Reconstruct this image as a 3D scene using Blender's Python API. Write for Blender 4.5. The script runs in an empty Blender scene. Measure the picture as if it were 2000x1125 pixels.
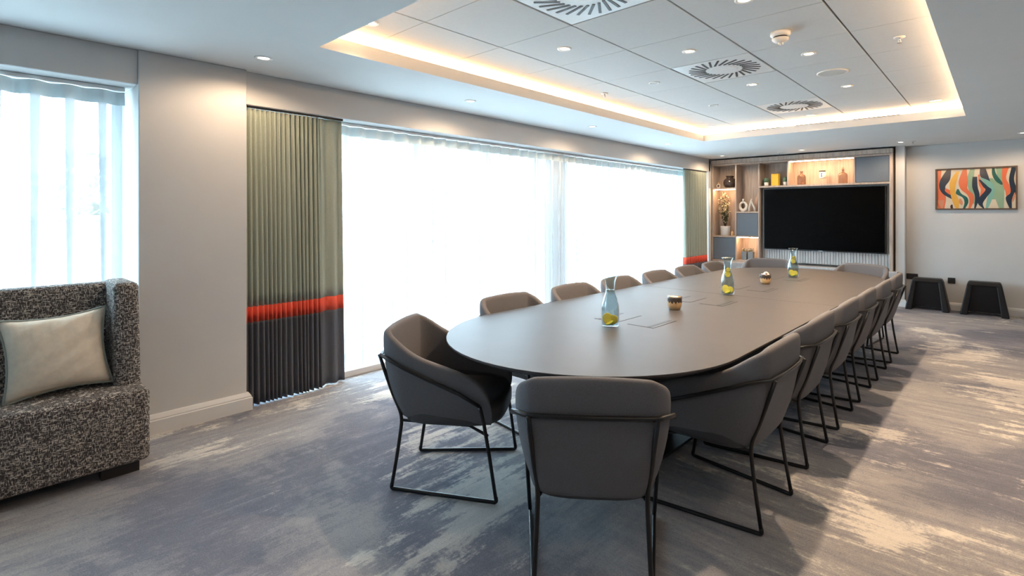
import bpy, bmesh, math, random
from mathutils import Vector, Matrix
random.seed(7)
PI = math.pi
scene = bpy.context.scene
col = scene.collection

# ------------------------------------------------------------------ camera
CAM_H = 1.40
THETA = 0.7208
cam_d = bpy.data.cameras.new('camera')
cam = bpy.data.objects.new('camera', cam_d)
col.objects.link(cam)
cam.location = (0, 0, CAM_H)
cam.rotation_euler = (PI / 2, 0, THETA)
cam_d.sensor_width = 36.0
cam_d.lens = 1010.5 / 2000 * 36.0
cam_d.shift_x = -65.8 / 2000
cam_d.shift_y = -144.2 / 2000
cam_d.clip_start = 0.05
scene.camera = cam

# ------------------------------------------------------------------ world, exposure
world = bpy.data.worlds.new('overcast_sky')
scene.world = world
world.use_nodes = True
bg = world.node_tree.nodes['Background']
bg.inputs['Color'].default_value = (0.62, 0.83, 1.0, 1)
bg.inputs['Strength'].default_value = 16.5
scene.view_settings.view_transform = 'Standard'
scene.view_settings.look = 'None'
scene.view_settings.gamma = 1.0
scene.view_settings.use_curve_mapping = False
scene.view_settings.exposure = 0.12

WARM = (1.0, 0.72, 0.47)
TRAY_W = 60.0       # ceiling tray downlights
EDGE_W = 24.0       # perimeter downlights
COVE_E = 19.0        # cove strip emission


def portal(name, x, y0, y1, z0, z1):
    d = bpy.data.lights.new(name, 'AREA')
    d.shape = 'RECTANGLE'
    d.size = y1 - y0
    d.size_y = z1 - z0
    d.cycles.is_portal = True
    o = bpy.data.objects.new(name, d)
    col.objects.link(o)
    o.location = (x, (y0 + y1) / 2, (z0 + z1) / 2)
    o.rotation_euler = (PI / 2, 0, -PI / 2)
    return o


portal('daylight_portal', -4.66, 1.39, 9.3, 0.06, 2.2)
portal('daylight_portal', -4.66, -2.2, 0.74, 0.06, 2.2)


# ------------------------------------------------------------------ helpers
class MB:
    def __init__(self):
        self.v = []
        self.f = []
        self.m = []
        self.s = []

    def add(self, vs, fs, mi=0, smooth=False):
        b = len(self.v)
        self.v += [tuple(p) for p in vs]
        for f in fs:
            self.f.append(tuple(b + i for i in f))
            self.m.append(mi)
            self.s.append(smooth)
        return self

    def box(self, x0, x1, y0, y1, z0, z1, mi=0):
        vs = [(x0, y0, z0), (x1, y0, z0), (x1, y1, z0), (x0, y1, z0), (x0, y0, z1), (x1, y0, z1), (x1, y1, z1), (x0, y1, z1)]
        fs = [(0, 3, 2, 1), (4, 5, 6, 7), (0, 1, 5, 4), (1, 2, 6, 5), (2, 3, 7, 6), (3, 0, 4, 7)]
        return self.add(vs, fs, mi)

    def prism(self, pts, z0, z1, mi=0, smooth=False):
        n = len(pts)
        vs = [(x, y, z0) for x, y in pts] + [(x, y, z1) for x, y in pts]
        fs = [tuple(range(n - 1, -1, -1)), tuple(range(n, 2 * n))]
        self.add(vs, fs, mi)
        b = len(self.v) - 2 * n
        for i in range(n):
            j = (i + 1) % n
            self.f.append((b + i, b + j, b + n + j, b + n + i))
            self.m.append(mi)
            self.s.append(smooth)
        return self

    def lathe(self, prof, n=24, c=(0, 0, 0), mi=0, smooth=True, caps=True):
        vs = []
        fs = []
        for r, z in prof:
            for k in range(n):
                a = 2 * PI * k / n
                vs.append((c[0] + r * math.cos(a), c[1] + r * math.sin(a), c[2] + z))
        for i in range(len(prof) - 1):
            for k in range(n):
                k2 = (k + 1) % n
                fs.append((i * n + k, i * n + k2, (i + 1) * n + k2, (i + 1) * n + k))
        if caps and prof[0][0] > 1e-3:
            fs.append(tuple(range(n - 1, -1, -1)))
        if caps and prof[-1][0] > 1e-3:
            b = (len(prof) - 1) * n
            fs.append(tuple(range(b, b + n)))
        return self.add(vs, fs, mi, smooth)

    def tube(self, path, r, n=8, mi=0, closed=False):
        P = [Vector(p) for p in path]
        m = len(P)
        vs = []
        fs = []
        prev = None
        for i in range(m):
            if closed:
                t = (P[(i + 1) % m] - P[i - 1]).normalized()
            else:
                t = (P[min(i + 1, m - 1)] - P[max(i - 1, 0)]).normalized()
            if prev is None:
                a = Vector((0, 0, 1)) if abs(t.z) < 0.9 else Vector((1, 0, 0))
                u = t.cross(a).normalized()
            else:
                u = (prev - t * prev.dot(t)).normalized()
            prev = u
            w = t.cross(u)
            rr = r[i] if isinstance(r, (list, tuple)) else r
            for k in range(n):
                an = 2 * PI * k / n
                vs.append(P[i] + (u * math.cos(an) + w * math.sin(an)) * rr)
        for i in range(m if closed else m - 1):
            i2 = (i + 1) % m
            for k in range(n):
                k2 = (k + 1) % n
                fs.append((i * n + k, i * n + k2, i2 * n + k2, i2 * n + k))
        if not closed:
            fs.append(tuple(range(n - 1, -1, -1)))
            fs.append(tuple(range((m - 1) * n, m * n)))
        return self.add(vs, fs, mi, True)

    def grid(self, rows, mi=0, smooth=True, closed=False):
        """rows: list of equally long lists of points"""
        n = len(rows[0])
        vs = [p for r in rows for p in r]
        fs = []
        for i in range(len(rows) - 1):
            for k in range(n if closed else n - 1):
                k2 = (k + 1) % n
                fs.append((i * n + k, i * n + k2, (i + 1) * n + k2, (i + 1) * n + k))
        return self.add(vs, fs, mi, smooth)

    def build(self, name, mats, parent=None, bevel=0, seg=2, subsurf=0, solid=0, fix=False, loc=None):
        me = bpy.data.meshes.new(name)
        me.from_pydata(self.v, [], self.f)
        if not isinstance(mats, (list, tuple)):
            mats = [mats]
        for m in mats:
            me.materials.append(m)
        for p, mi, s in zip(me.polygons, self.m, self.s):
            p.material_index = mi
            p.use_smooth = s
        if fix:
            b = bmesh.new()
            b.from_mesh(me)
            bmesh.ops.remove_doubles(b, verts=b.verts, dist=1e-5)
            bmesh.ops.recalc_face_normals(b, faces=b.faces)
            b.to_mesh(me)
            b.free()
        me.update()
        o = bpy.data.objects.new(name, me)
        col.objects.link(o)
        if parent:
            o.parent = parent
        if loc:
            o.location = loc
        if solid:
            md = o.modifiers.new('solid', 'SOLIDIFY')
            md.thickness = solid
            md.offset = 0
        if bevel:
            md = o.modifiers.new('bevel', 'BEVEL')
            md.width = bevel
            md.segments = seg
            md.limit_method = 'ANGLE'
            md.angle_limit = math.radians(40)
        if subsurf:
            md = o.modifiers.new('sub', 'SUBSURF')
            md.levels = subsurf
            md.render_levels = subsurf
        return o


def bx(x0, x1, y0, y1, z0, z1):
    return MB().box(x0, x1, y0, y1, z0, z1)


def tag(o, label=None, cat=None, group=None, kind=None):
    if label: o['label'] = label
    if cat: o['category'] = cat
    if group: o['group'] = group
    if kind: o['kind'] = kind
    return o


def empty(name, loc=(0, 0, 0), rz=0, label=None, cat=None, group=None):
    o = bpy.data.objects.new(name, None)
    col.objects.link(o)
    o.empty_display_size = 0.1
    o.location = loc
    o.rotation_euler = (0, 0, rz)
    return tag(o, label, cat, group)


def copy_tree(o, parent=None):
    c = o.copy()
    col.objects.link(c)
    c.parent = parent
    for ch in list(o.children):
        copy_tree(ch, c)
    return c


def fillet(pts, r, n=5):
    """round the inner corners of a polyline"""
    P = [Vector(p) for p in pts]
    out = [P[0]]
    for i in range(1, len(P) - 1):
        a, b, c = P[i - 1], P[i], P[i + 1]
        d1 = (a - b)
        d2 = (c - b)
        rr = min(r, d1.length * 0.49, d2.length * 0.49)
        p1 = b + d1.normalized() * rr
        p2 = b + d2.normalized() * rr
        for k in range(n + 1):
            t = k / n
            out.append(p1 * (1 - t) ** 2 + b * 2 * t * (1 - t) + p2 * t * t)
    out.append(P[-1])
    return out


# ------------------------------------------------------------------ materials
def newmat(name):
    m = bpy.data.materials.new(name)
    m.use_nodes = True
    nt = m.node_tree
    return m, nt, nt.nodes['Principled BSDF']


def mat(name, c, rough=0.5, metal=0.0, var=0.0, vscale=20.0, bump=0.0, bscale=200.0, spec=0.5, stretch=None, c2=None):
    m, nt, p = newmat(name)
    p.inputs['Base Color'].default_value = (*c, 1)
    p.inputs['Roughness'].default_value = rough
    p.inputs['Metallic'].default_value = metal
    p.inputs['Specular IOR Level'].default_value = spec
    N = nt.nodes.new
    L = nt.links.new
    if var or bump:
        tc = N('ShaderNodeTexCoord')
        src = tc.outputs['Object']
        if stretch:
            mp = N('ShaderNodeMapping')
            mp.inputs['Scale'].default_value = stretch
            L(src, mp.inputs['Vector'])
            src = mp.outputs['Vector']
    if var:
        n = N('ShaderNodeTexNoise')
        n.inputs['Scale'].default_value = vscale
        n.inputs['Detail'].default_value = 5
        L(src, n.inputs['Vector'])
        r = N('ShaderNodeValToRGB')
        d = c2 or tuple(x * (1 - var) for x in c)
        r.color_ramp.elements[0].position = 0.35
        r.color_ramp.elements[1].position = 0.65
        r.color_ramp.elements[0].color = (*d, 1)
        r.color_ramp.elements[1].color = (*c, 1)
        L(n.outputs['Fac'], r.inputs['Fac'])
        L(r.outputs['Color'], p.inputs['Base Color'])
    if bump:
        n2 = N('ShaderNodeTexNoise')
        n2.inputs['Scale'].default_value = bscale
        n2.inputs['Detail'].default_value = 3
        L(src, n2.inputs['Vector'])
        b = N('ShaderNodeBump')
        b.inputs['Strength'].default_value = bump
        b.inputs['Distance'].default_value = 0.004
        L(n2.outputs['Fac'], b.inputs['Height'])
        L(b.outputs['Normal'], p.inputs['Normal'])
    return m


def emit(name, c, s):
    m, nt, p = newmat(name)
    p.inputs['Base Color'].default_value = (*c, 1)
    p.inputs['Emission Color'].default_value = (*c, 1)
    p.inputs['Emission Strength'].default_value = s
    return m


def glassy(name, tint, gloss=1.0, rough=0.02, edge=0.35):
    """thin clear glass: see-through, reflecting more towards its edges"""
    m = bpy.data.materials.new(name)
    m.use_nodes = True
    nt = m.node_tree
    nt.nodes.clear()
    N = nt.nodes.new
    L = nt.links.new
    o = N('ShaderNodeOutputMaterial')
    mx = N('ShaderNodeMixShader')
    t = N('ShaderNodeBsdfTransparent')
    t.inputs['Color'].default_value = (*tint, 1)
    g = N('ShaderNodeBsdfGlossy')
    g.inputs['Roughness'].default_value = rough
    g.inputs['Color'].default_value = (gloss, gloss, gloss, 1)
    lw = N('ShaderNodeLayerWeight')
    lw.inputs['Blend'].default_value = 0.5
    pw = N('ShaderNodeMath')
    pw.operation = 'POWER'
    pw.inputs[1].default_value = 3.5
    L(lw.outputs['Facing'], pw.inputs[0])
    ml = N('ShaderNodeMath')
    ml.operation = 'MULTIPLY_ADD'
    ml.inputs[1].default_value = edge
    ml.inputs[2].default_value = 0.03
    L(pw.outputs[0], ml.inputs[0])
    L(ml.outputs[0], mx.inputs['Fac'])
    L(t.outputs[0], mx.inputs[1])
    L(g.outputs[0], mx.inputs[2])
    L(mx.outputs[0], o.inputs['Surface'])
    return m


def sheer_mat(name, c, through, tl_frac=0.6):
    m = bpy.data.materials.new(name)
    m.use_nodes = True
    nt = m.node_tree
    nt.nodes.clear()
    N = nt.nodes.new
    L = nt.links.new
    o = N('ShaderNodeOutputMaterial')
    t = N('ShaderNodeBsdfTransparent')
    d = N('ShaderNodeBsdfDiffuse')
    d.inputs['Color'].default_value = (*c, 1)
    tl = N('ShaderNodeBsdfTranslucent')
    tl.inputs['Color'].default_value = (*c, 1)
    a = N('ShaderNodeMixShader')
    a.inputs['Fac'].default_value = tl_frac
    L(d.outputs[0], a.inputs[1])
    L(tl.outputs[0], a.inputs[2])
    b = N('ShaderNodeMixShader')
    b.inputs['Fac'].default_value = 1 - through
    L(t.outputs[0], b.inputs[1])
    L(a.outputs[0], b.inputs[2])
    L(b.outputs[0], o.inputs['Surface'])
    return m


def carpet_mat():
    m, nt, p = newmat('carpet')
    N = nt.nodes.new
    L = nt.links.new
    tc = N('ShaderNodeTexCoord')

    def noise(scale, detail, rough=0.6, off=(0, 0, 0), dist=0.0):
        mp = N('ShaderNodeMapping')
        mp.inputs['Scale'].default_value = scale
        mp.inputs['Location'].default_value = off
        L(tc.outputs['Object'], mp.inputs['Vector'])
        n = N('ShaderNodeTexNoise')
        n.inputs['Scale'].default_value = 1.0
        n.inputs['Detail'].default_value = detail
        n.inputs['Roughness'].default_value = rough
        n.inputs['Distortion'].default_value = dist
        L(mp.outputs[0], n.inputs['Vector'])
        return n.outputs['Fac']

    def math2(op, a, b):
        x = N('ShaderNodeMath')
        x.operation = op
        for i, q in enumerate((a, b)):
            if isinstance(q, (int, float)):
                x.inputs[i].default_value = q
            else:
                L(q, x.inputs[i])
        return x.outputs[0]
    def ramp(v, lo, hi):
        x = N('ShaderNodeMapRange')
        x.interpolation_type = 'SMOOTHSTEP'
        x.inputs['From Min'].default_value = lo
        x.inputs['From Max'].default_value = hi
        L(v, x.inputs['Value'])
        return x.outputs['Result']

    def mixf(f, a, b):
        # a + f * (b - a)
        return math2('ADD', a, math2('MULTIPLY', f, math2('SUBTRACT', b, a)))
    sep = N('ShaderNodeSeparateXYZ')
    L(tc.outputs['Object'], sep.inputs[0])
    sx = noise((1.5, 13, 1), 9, 0.74, (0, 5, 0), 0.35)      # strokes along X
    sy = noise((12, 1.6, 1), 9, 0.74, (9, 2, 0), 0.35)      # strokes along Y
    side = math2('ADD', sep.outputs['X'], math2('MULTIPLY', noise((.8, .8, 1), 3), 2.4))
    stroke = mixf(ramp(side, -.7, .1), sy, sx)
    big = noise((0.62, 0.80, 1), 7, 0.60, (3.1, 1.7, 0), 0.4)
    big2 = noise((0.95, 0.75, 1), 8, 0.66, (11.3, 6.2, 0), 0.5)
    fine = noise((150, 150, 1), 3, 0.7)
    speck = noise((38, 38, 1), 4, 0.75, (4, 4, 0))
    # light worn patches and slate patches with ragged, brushed borders
    rag = math2('ADD', math2('MULTIPLY', math2('SUBTRACT', stroke, .5), .55), math2('MULTIPLY', math2('SUBTRACT', speck, .5), .16))
    light = ramp(math2('ADD', big2, rag), .535, .625)
    dark = ramp(math2('ADD', big, rag), .475, .575)
    t = math2('ADD', .47, math2('MULTIPLY', math2('SUBTRACT', stroke, .5), .50))
    t = math2('ADD', t, math2('MULTIPLY', math2('SUBTRACT', speck, .5), .16))
    t = math2('ADD', t, math2('MULTIPLY', math2('SUBTRACT', fine, .5), .30))
    t = math2('ADD', t, math2('MULTIPLY', light, .24))
    t = math2('SUBTRACT', t, math2('MULTIPLY', dark, .15))
    r = N('ShaderNodeValToRGB')
    e = r.color_ramp.elements
    e[0].position = 0.20
    e[0].color = (0.095, 0.103, 0.137, 1)
    e[1].position = 0.84
    e[1].color = (0.72, 0.67, 0.59, 1)
    for pos, c in ((0.34, (0.165, 0.170, 0.205, 1)), (0.47, (0.290, 0.283, 0.295, 1)), (0.64, (0.50, 0.475, 0.445, 1))):
        k = e.new(pos)
        k.color = c
    L(t, r.inputs['Fac'])
    L(r.outputs['Color'], p.inputs['Base Color'])
    p.inputs['Roughness'].default_value = 0.95
    p.inputs['Specular IOR Level'].default_value = 0.15
    b = N('ShaderNodeBump')
    b.inputs['Strength'].default_value = 0.5
    b.inputs['Distance'].default_value = 0.004
    L(fine, b.inputs['Height'])
    L(b.outputs['Normal'], p.inputs['Normal'])
    return m


def tweed_mat():
    m, nt, p = newmat('tweed_fabric')
    N = nt.nodes.new
    L = nt.links.new
    tc = N('ShaderNodeTexCoord')
    outs = []
    for sc in ((55, 55, 260), (260, 260, 55)):
        mp = N('ShaderNodeMapping')
        mp.inputs['Scale'].default_value = sc
        L(tc.outputs['Object'], mp.inputs['Vector'])
        n = N('ShaderNodeTexNoise')
        n.inputs['Scale'].default_value = 1.0
        n.inputs['Detail'].default_value = 2
        L(mp.outputs[0], n.inputs['Vector'])
        outs.append(n.outputs['Fac'])
    mx = N('ShaderNodeMath')
    mx.operation = 'MAXIMUM'
    L(outs[0], mx.inputs[0])
    L(outs[1], mx.inputs[1])
    r = N('ShaderNodeValToRGB')
    e = r.color_ramp.elements
    e[0].position = 0.49
    e[0].color = (0.034, 0.029, 0.032, 1)
    e[1].position = 0.65
    e[1].color = (0.60, 0.54, 0.47, 1)
    k = e.new(0.57)
    k.color = (0.13, 0.12, 0.115, 1)
    L(mx.outputs[0], r.inputs['Fac'])
    L(r.outputs['Color'], p.inputs['Base Color'])
    p.inputs['Roughness'].default_value = 0.95
    b = N('ShaderNodeBump')
    b.inputs['Strength'].default_value = 0.6
    b.inputs['Distance'].default_value = 0.003
    L(mx.outputs[0], b.inputs['Height'])
    L(b.outputs['Normal'], p.inputs['Normal'])
    return m


M = {}
M['carpet'] = carpet_mat()
M['wall'] = mat('wall_paint', (0.60, 0.595, 0.59), 0.85, var=0.03, vscale=3)
M['wall_unseen'] = mat('low_bounce_wall', (0.48, 0.50, 0.52), 0.85, var=0.03, vscale=3)  # unseen walls, colour darkened to cut the light they bounce back
M['ceil'] = mat('ceiling_paint', (0.74, 0.75, 0.75), 0.8, var=0.02, vscale=3)
M['tile'] = mat('ceiling_tile', (0.70, 0.70, 0.69), 0.85, var=0.03, vscale=60, bump=0.05)
M['grid'] = mat('grid_shadow', (0.16, 0.16, 0.16), 0.8, var=0.1)
M['skirt'] = mat('skirting_paint', (0.66, 0.66, 0.66), 0.5, var=0.03, vscale=5)
M['frame'] = mat('window_frame', (0.55, 0.58, 0.60), 0.4, var=0.05)
M['sheer'] = sheer_mat('sheer_voile', (0.90, 0.94, 0.96), 0.66, 0.13)
M['heading'] = sheer_mat('sheer_heading', (0.62, 0.70, 0.72), 0.012, 0.03)
M['fold_shade'] = sheer_mat('sheer_fold_shade', (0.80, 0.88, 0.92), 0.03, 0.115)
M['green'] = mat('drape_sage', (0.39, 0.43, 0.36), 0.9, var=0.12, vscale=150, bump=0.15, bscale=500)
M['orange'] = mat('drape_coral', (0.78, 0.105, 0.060), 0.85, var=0.1, vscale=150, bump=0.15, bscale=500)
M['navy'] = mat('drape_charcoal', (0.105, 0.113, 0.137), 0.9, var=0.15, vscale=150, bump=0.15, bscale=500)
M['tweed'] = tweed_mat()
M['plinth'] = mat('dark_plinth', (0.022, 0.018, 0.016), 0.5, var=0.2)
M['pillow'] = mat('cream_linen', (0.84, 0.72, 0.57), 0.9, var=0.08, vscale=40, bump=0.2, bscale=350)
M['piping'] = mat('grey_piping', (0.33, 0.35, 0.31), 0.8, var=0.1)
M['fabric'] = mat('chair_fabric', (0.150, 0.147, 0.157), 0.85, var=0.14, vscale=220, bump=0.2, bscale=700, spec=0.3)
M['seat'] = mat('chair_seat', (0.055, 0.057, 0.062), 0.45, var=0.1, vscale=120, bump=0.1, bscale=500)
M['steel'] = mat('black_steel', (0.018, 0.018, 0.020), 0.35, metal=0.3, var=0.1)
M['table'] = mat('table_linoleum', (0.052, 0.048, 0.050), 0.46, var=0.10, vscale=6, bump=0.03, bscale=300, spec=0.38)
M['tedge'] = mat('table_edge', (0.030, 0.026, 0.026), 0.5, var=0.15)
M['black'] = mat('matt_black', (0.012, 0.012, 0.013), 0.5, var=0.1)
M['oak'] = mat('grey_oak', (0.50, 0.41, 0.345), 0.55, var=0.22, vscale=5, stretch=(9, 9, 0.7), c2=(0.37, 0.30, 0.255))
M['slat'] = mat('pale_slat', (0.56, 0.54, 0.53), 0.5, var=0.2, vscale=5, stretch=(9, 9, 0.7))
M['door'] = mat('blue_grey_fabric', (0.155, 0.185, 0.225), 0.85, var=0.12, vscale=250, bump=0.15, bscale=600)
M['screen'] = mat('screen_glass', (0.002, 0.002, 0.0022), 0.30, var=0.1, spec=0.03)
M['silver'] = mat('brushed_silver', (0.55, 0.56, 0.58), 0.3, metal=0.9, var=0.05)
M['white'] = mat('white_plastic', (0.78, 0.78, 0.77), 0.4, var=0.03)
M['offwhite'] = mat('offwhite_plastic', (0.66, 0.66, 0.62), 0.5, var=0.05)
M['ceramic'] = mat('white_ceramic', (0.75, 0.71, 0.65), 0.5, var=0.06, vscale=30)
M['blush'] = mat('blush_ceramic', (0.62, 0.40, 0.29), 0.6, var=0.1, vscale=30)
M['gold'] = mat('gold_ceramic', (0.72, 0.47, 0.25), 0.35, var=0.1)
M['smoke'] = mat('smoky_glass', (0.060, 0.045, 0.042), 0.12, var=0.3, vscale=12)
M['foliage'] = mat('dark_foliage', (0.085, 0.105, 0.045), 0.6, var=0.4, vscale=30)
M['blossom'] = mat('cream_blossom', (0.75, 0.66, 0.45), 0.7, var=0.1)
M['stem'] = mat('brown_stem', (0.10, 0.07, 0.04), 0.8, var=0.2)
M['cactus'] = mat('cactus_green', (0.08, 0.17, 0.11), 0.6, var=0.2)
M['yellow'] = mat('yellow_board', (0.80, 0.50, 0.035), 0.5, var=0.05)
M['stoneg'] = mat('grey_stoneware', (0.20, 0.235, 0.26), 0.6, var=0.1)
M['soil'] = mat('dark_soil', (0.03, 0.024, 0.02), 0.9, var=0.3)
M['lemon'] = mat('lemon_flesh', (0.85, 0.66, 0.08), 0.4, var=0.15, vscale=60)
M['rind'] = mat('lemon_rind', (0.80, 0.55, 0.02), 0.4, var=0.1)
M['lime'] = mat('lime_rind', (0.25, 0.42, 0.03), 0.4, var=0.2)
M['tan'] = mat('tan_glaze', (0.60, 0.40, 0.21), 0.35, var=0.15, vscale=40)
M['drip'] = mat('dark_glaze', (0.055, 0.042, 0.035), 0.25, var=0.3, vscale=60)
M['sweet'] = mat('white_sweets', (0.80, 0.74, 0.70), 0.5, var=0.1)
M['glass'] = glassy('clear_glass', (0.90, 0.95, 0.96), edge=0.9)
M['water'] = glassy('water', (0.88, 0.93, 0.95), edge=0.5)
M['bottle'] = glassy('tinted_bottle_glass', (0.84, 0.77, 0.73), edge=0.6)
M['pane'] = glassy('window_glass', (0.95, 0.98, 0.98), edge=0.5)
M['walnut'] = mat('walnut_frame', (0.115, 0.070, 0.045), 0.5, var=0.3, vscale=8, stretch=(3, 3, 30))
M['led'] = emit('warm_led', (1.0, 0.66, 0.36), COVE_E)
M['niche_led'] = emit('niche_led', (1.0, 0.62, 0.33), 85.0)
M['lens'] = emit('downlight_lens', (1.0, 0.88, 0.72), 9.0)
M['paving'] = mat('pale_paving', (0.62, 0.62, 0.60), 0.9, var=0.1, vscale=2)
M['render'] = mat('pale_render', (0.60, 0.58, 0.56), 0.9, var=0.1)
M['leaf'] = mat('tree_leaves', (0.30, 0.36, 0.27), 0.8, var=0.3)

# ------------------------------------------------------------------ dimensions
ZC = 2.433            # lower ceiling
ZT = 2.593            # tray tiles
WX = -4.10            # window header plane
TX0, TX1, TY0, TY1 = -3.165, -0.272, 1.477, 6.995     # tray opening
RX, NY, BY = 2.7, -2.7, 9.6

# ------------------------------------------------------------------ shell of the room
tag(bx(-4.9, RX, NY, BY + 0.3, -0.08, 0).build('floor', M['carpet']), kind='structure')

c = MB()
CO = 0.12             # cove depth behind the lip
for (x0, x1, y0, y1) in ((-4.75, TX0, NY, BY + .3), (TX1, RX, NY, BY + .3), (TX0, TX1, NY, TY0), (TX0, TX1, TY1, BY + .3)):
    c.box(x0, x1, y0, y1, ZC, ZC + 0.088)
# cove back walls and the slab above
for (x0, x1, y0, y1) in ((TX0 - CO - .03, TX0 - CO, TY0 - CO, TY1 + CO), (TX1 + CO, TX1 + CO + .03, TY0 - CO, TY1 + CO),
                         (TX0 - CO, TX1 + CO, TY0 - CO - .03, TY0 - CO), (TX0 - CO, TX1 + CO, TY1 + CO, TY1 + CO + .03)):
    c.box(x0, x1, y0, y1, ZC + 0.088, ZT + 0.06)
c.box(TX0 - CO - .03, TX1 + CO + .03, TY0 - CO - .03, TY1 + CO + .03, ZT + 0.03, ZT + 0.08)
ceiling = tag(c.build('ceiling', M['ceil']), kind='structure')
# dark grid carriers seen in the joints
g = MB()
XL = [-2.685 + 0.647 * i for i in range(4)]
YL = [1.921 + 0.646 * i for i in range(8)]
xs = [TX0 - CO + .005] + XL + [TX1 + CO - .005]
ys = [TY0 - CO + .005] + YL + [TY1 + CO - .005]
for x in XL:
    g.box(x - .012, x + .012, ys[0], ys[-1], ZT + .010, ZT + .028)
for y in YL:
    g.box(xs[0], xs[-1], y - .008, y + .008, ZT + .012, ZT + .026)
g.build('grid_carrier', M['grid'], ceiling)
DIFF = {(2, 1), (2, 4), (2, 7)}
for i in range(5):
    for j in range(9):
        if (i, j) in DIFF:
            continue
        bx(xs[i] + .0055, xs[i + 1] - .0055, ys[j] + .0022, ys[j + 1] - .0022, ZT, ZT + .02).build('ceiling_tile', M['tile'], ceiling, bevel=.0015, seg=1)
# linear air slots along the far lip
for (x0, x1) in ((-2.573, -2.115), (-1.937, -1.493), (-1.309, -0.846)):
    bx(x0, x1, TY1 - .006, TY1 + .01, ZC + .083, ZC + .0895).build('air_slot', M['black'], ceiling)

w = MB()
w.box(-4.75, -4.055, .752, 1.371, 0, ZC)                      # pillar
w.box(-4.75, WX, 1.371, 9.36, 2.195, ZC)                      # header over the long window
w.box(-4.75, -4.075, NY, .752, 2.215, ZC)                     # header over the side window
w.box(-4.75, -4.075, NY, -2.2, 0, 2.215)
w.box(-4.75, WX, 9.30, BY + .3, 0, ZC)                        # far nib
w.box(-4.75, -4.42, 5.02, 5.44, 0, 2.2)                       # pier between the windows
w.box(-4.75, -4.20, 1.371, 9.30, 0, .055)                     # low sill
w.box(-4.75, -4.16, -2.2, .752, 0, .42)                       # side window breast wall
tag(w.build('wall_left', M['wall'], bevel=.004, seg=1), kind='structure')
w = MB()
w.box(-1.08, RX, BY, BY + .3, 0, ZC)
w.box(-4.2, -1.08, 9.82, BY + .3, 0, ZC)
w.box(-1.20, -1.08, 9.44, BY + .25, 0, ZC)
tag(w.build('wall_back', M['wall'], bevel=.004, seg=1), kind='structure')
tag(bx(RX, RX + .15, NY, BY + .3, 0, ZC + .15).build('wall_right', M['wall_unseen']), kind='structure')
tag(bx(-4.9, RX + .15, NY - .15, NY, 0, ZC + .15).build('wall_near', M['wall_unseen']), kind='structure')


def skirting(name, pts, h, t):
    """pts: floor line, the room to the left of its direction"""
    m = MB()
    prof = [(0, 0), (t, 0), (t, h * .70), (t * .80, h * .735), (t * .80, h * .80), (t * .45, h * .95), (t * .30, h), (0, h)]
    P = [Vector((x, y, 0)) for x, y in pts]
    rows = []
    for i, q in enumerate(P):
        ns = []
        if i > 0:
            d = (P[i] - P[i - 1]).normalized()
            ns.append(Vector((-d.y, d.x, 0)))
        if i < len(P) - 1:
            d = (P[i + 1] - P[i]).normalized()
            ns.append(Vector((-d.y, d.x, 0)))
        n = ns[0] if len(ns) == 1 else (ns[0] + ns[1]) / (1 + ns[0].dot(ns[1]))
        rows.append([q + n * a + Vector((0, 0, b)) for a, b in prof])
    m.grid(rows, smooth=False, closed=True)
    m.f += [tuple(range(8)), tuple(reversed(range((len(P) - 1) * 8, len(P) * 8)))]
    m.m += [0, 0]
    m.s += [False, False]
    return tag(m.build(name, M['skirt'], fix=True), kind='structure')


skirting('baseboard_left', [(-4.15, 1.371), (-4.055, 1.371), (-4.055, .752), (-4.10, .752)], .125, .030)
skirting('baseboard_back', [(RX, BY), (-1.08, BY), (-1.08, 9.44), (-1.19, 9.44)], .11, .022)


# ------------------------------------------------------------------ windows
def window(n, y0, y1, z0, z1, mull, x=-4.60):
    root = tag(empty('window_%d' % n, (x, (y0 + y1) / 2, z0)), kind='structure')
    def part(nm, m, b):
        o = b.build(nm, m, root)
        o.matrix_parent_inverse = Matrix.Translation(root.location).inverted()
        return o
    t = .055
    part('window_frame', M['frame'], bx(x - .04, x + .04, y0, y0 + t, z0, z1))
    part('window_frame', M['frame'], bx(x - .04, x + .04, y1 - t, y1, z0, z1))
    part('window_frame', M['frame'], bx(x - .04, x + .04, y0 + t, y1 - t, z0, z0 + t))
    part('window_frame', M['frame'], bx(x - .04, x + .04, y0 + t, y1 - t, z1 - t, z1))
    edges = [y0 + t]
    for ym, wd in mull:
        part('mullion', M['frame'], bx(x - .04, x + .04, ym - wd / 2, ym + wd / 2, z0 + t, z1 - t))
        edges += [ym - wd / 2, ym + wd / 2]
    edges.append(y1 - t)
    for i in range(0, len(edges), 2):
        part('pane', M['pane'], bx(x - .004, x + .004, edges[i], edges[i + 1], z0 + t, z1 - t))


window(1, -2.2, .752, .42, 2.215, [(-.75, .07)])
window(2, 1.371, 5.02, .055, 2.2, [(3.20, .17), (4.15, .06)])
window(3, 5.44, 9.30, .055, 2.2, [(5.62, .05), (7.4, .07)])

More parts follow.
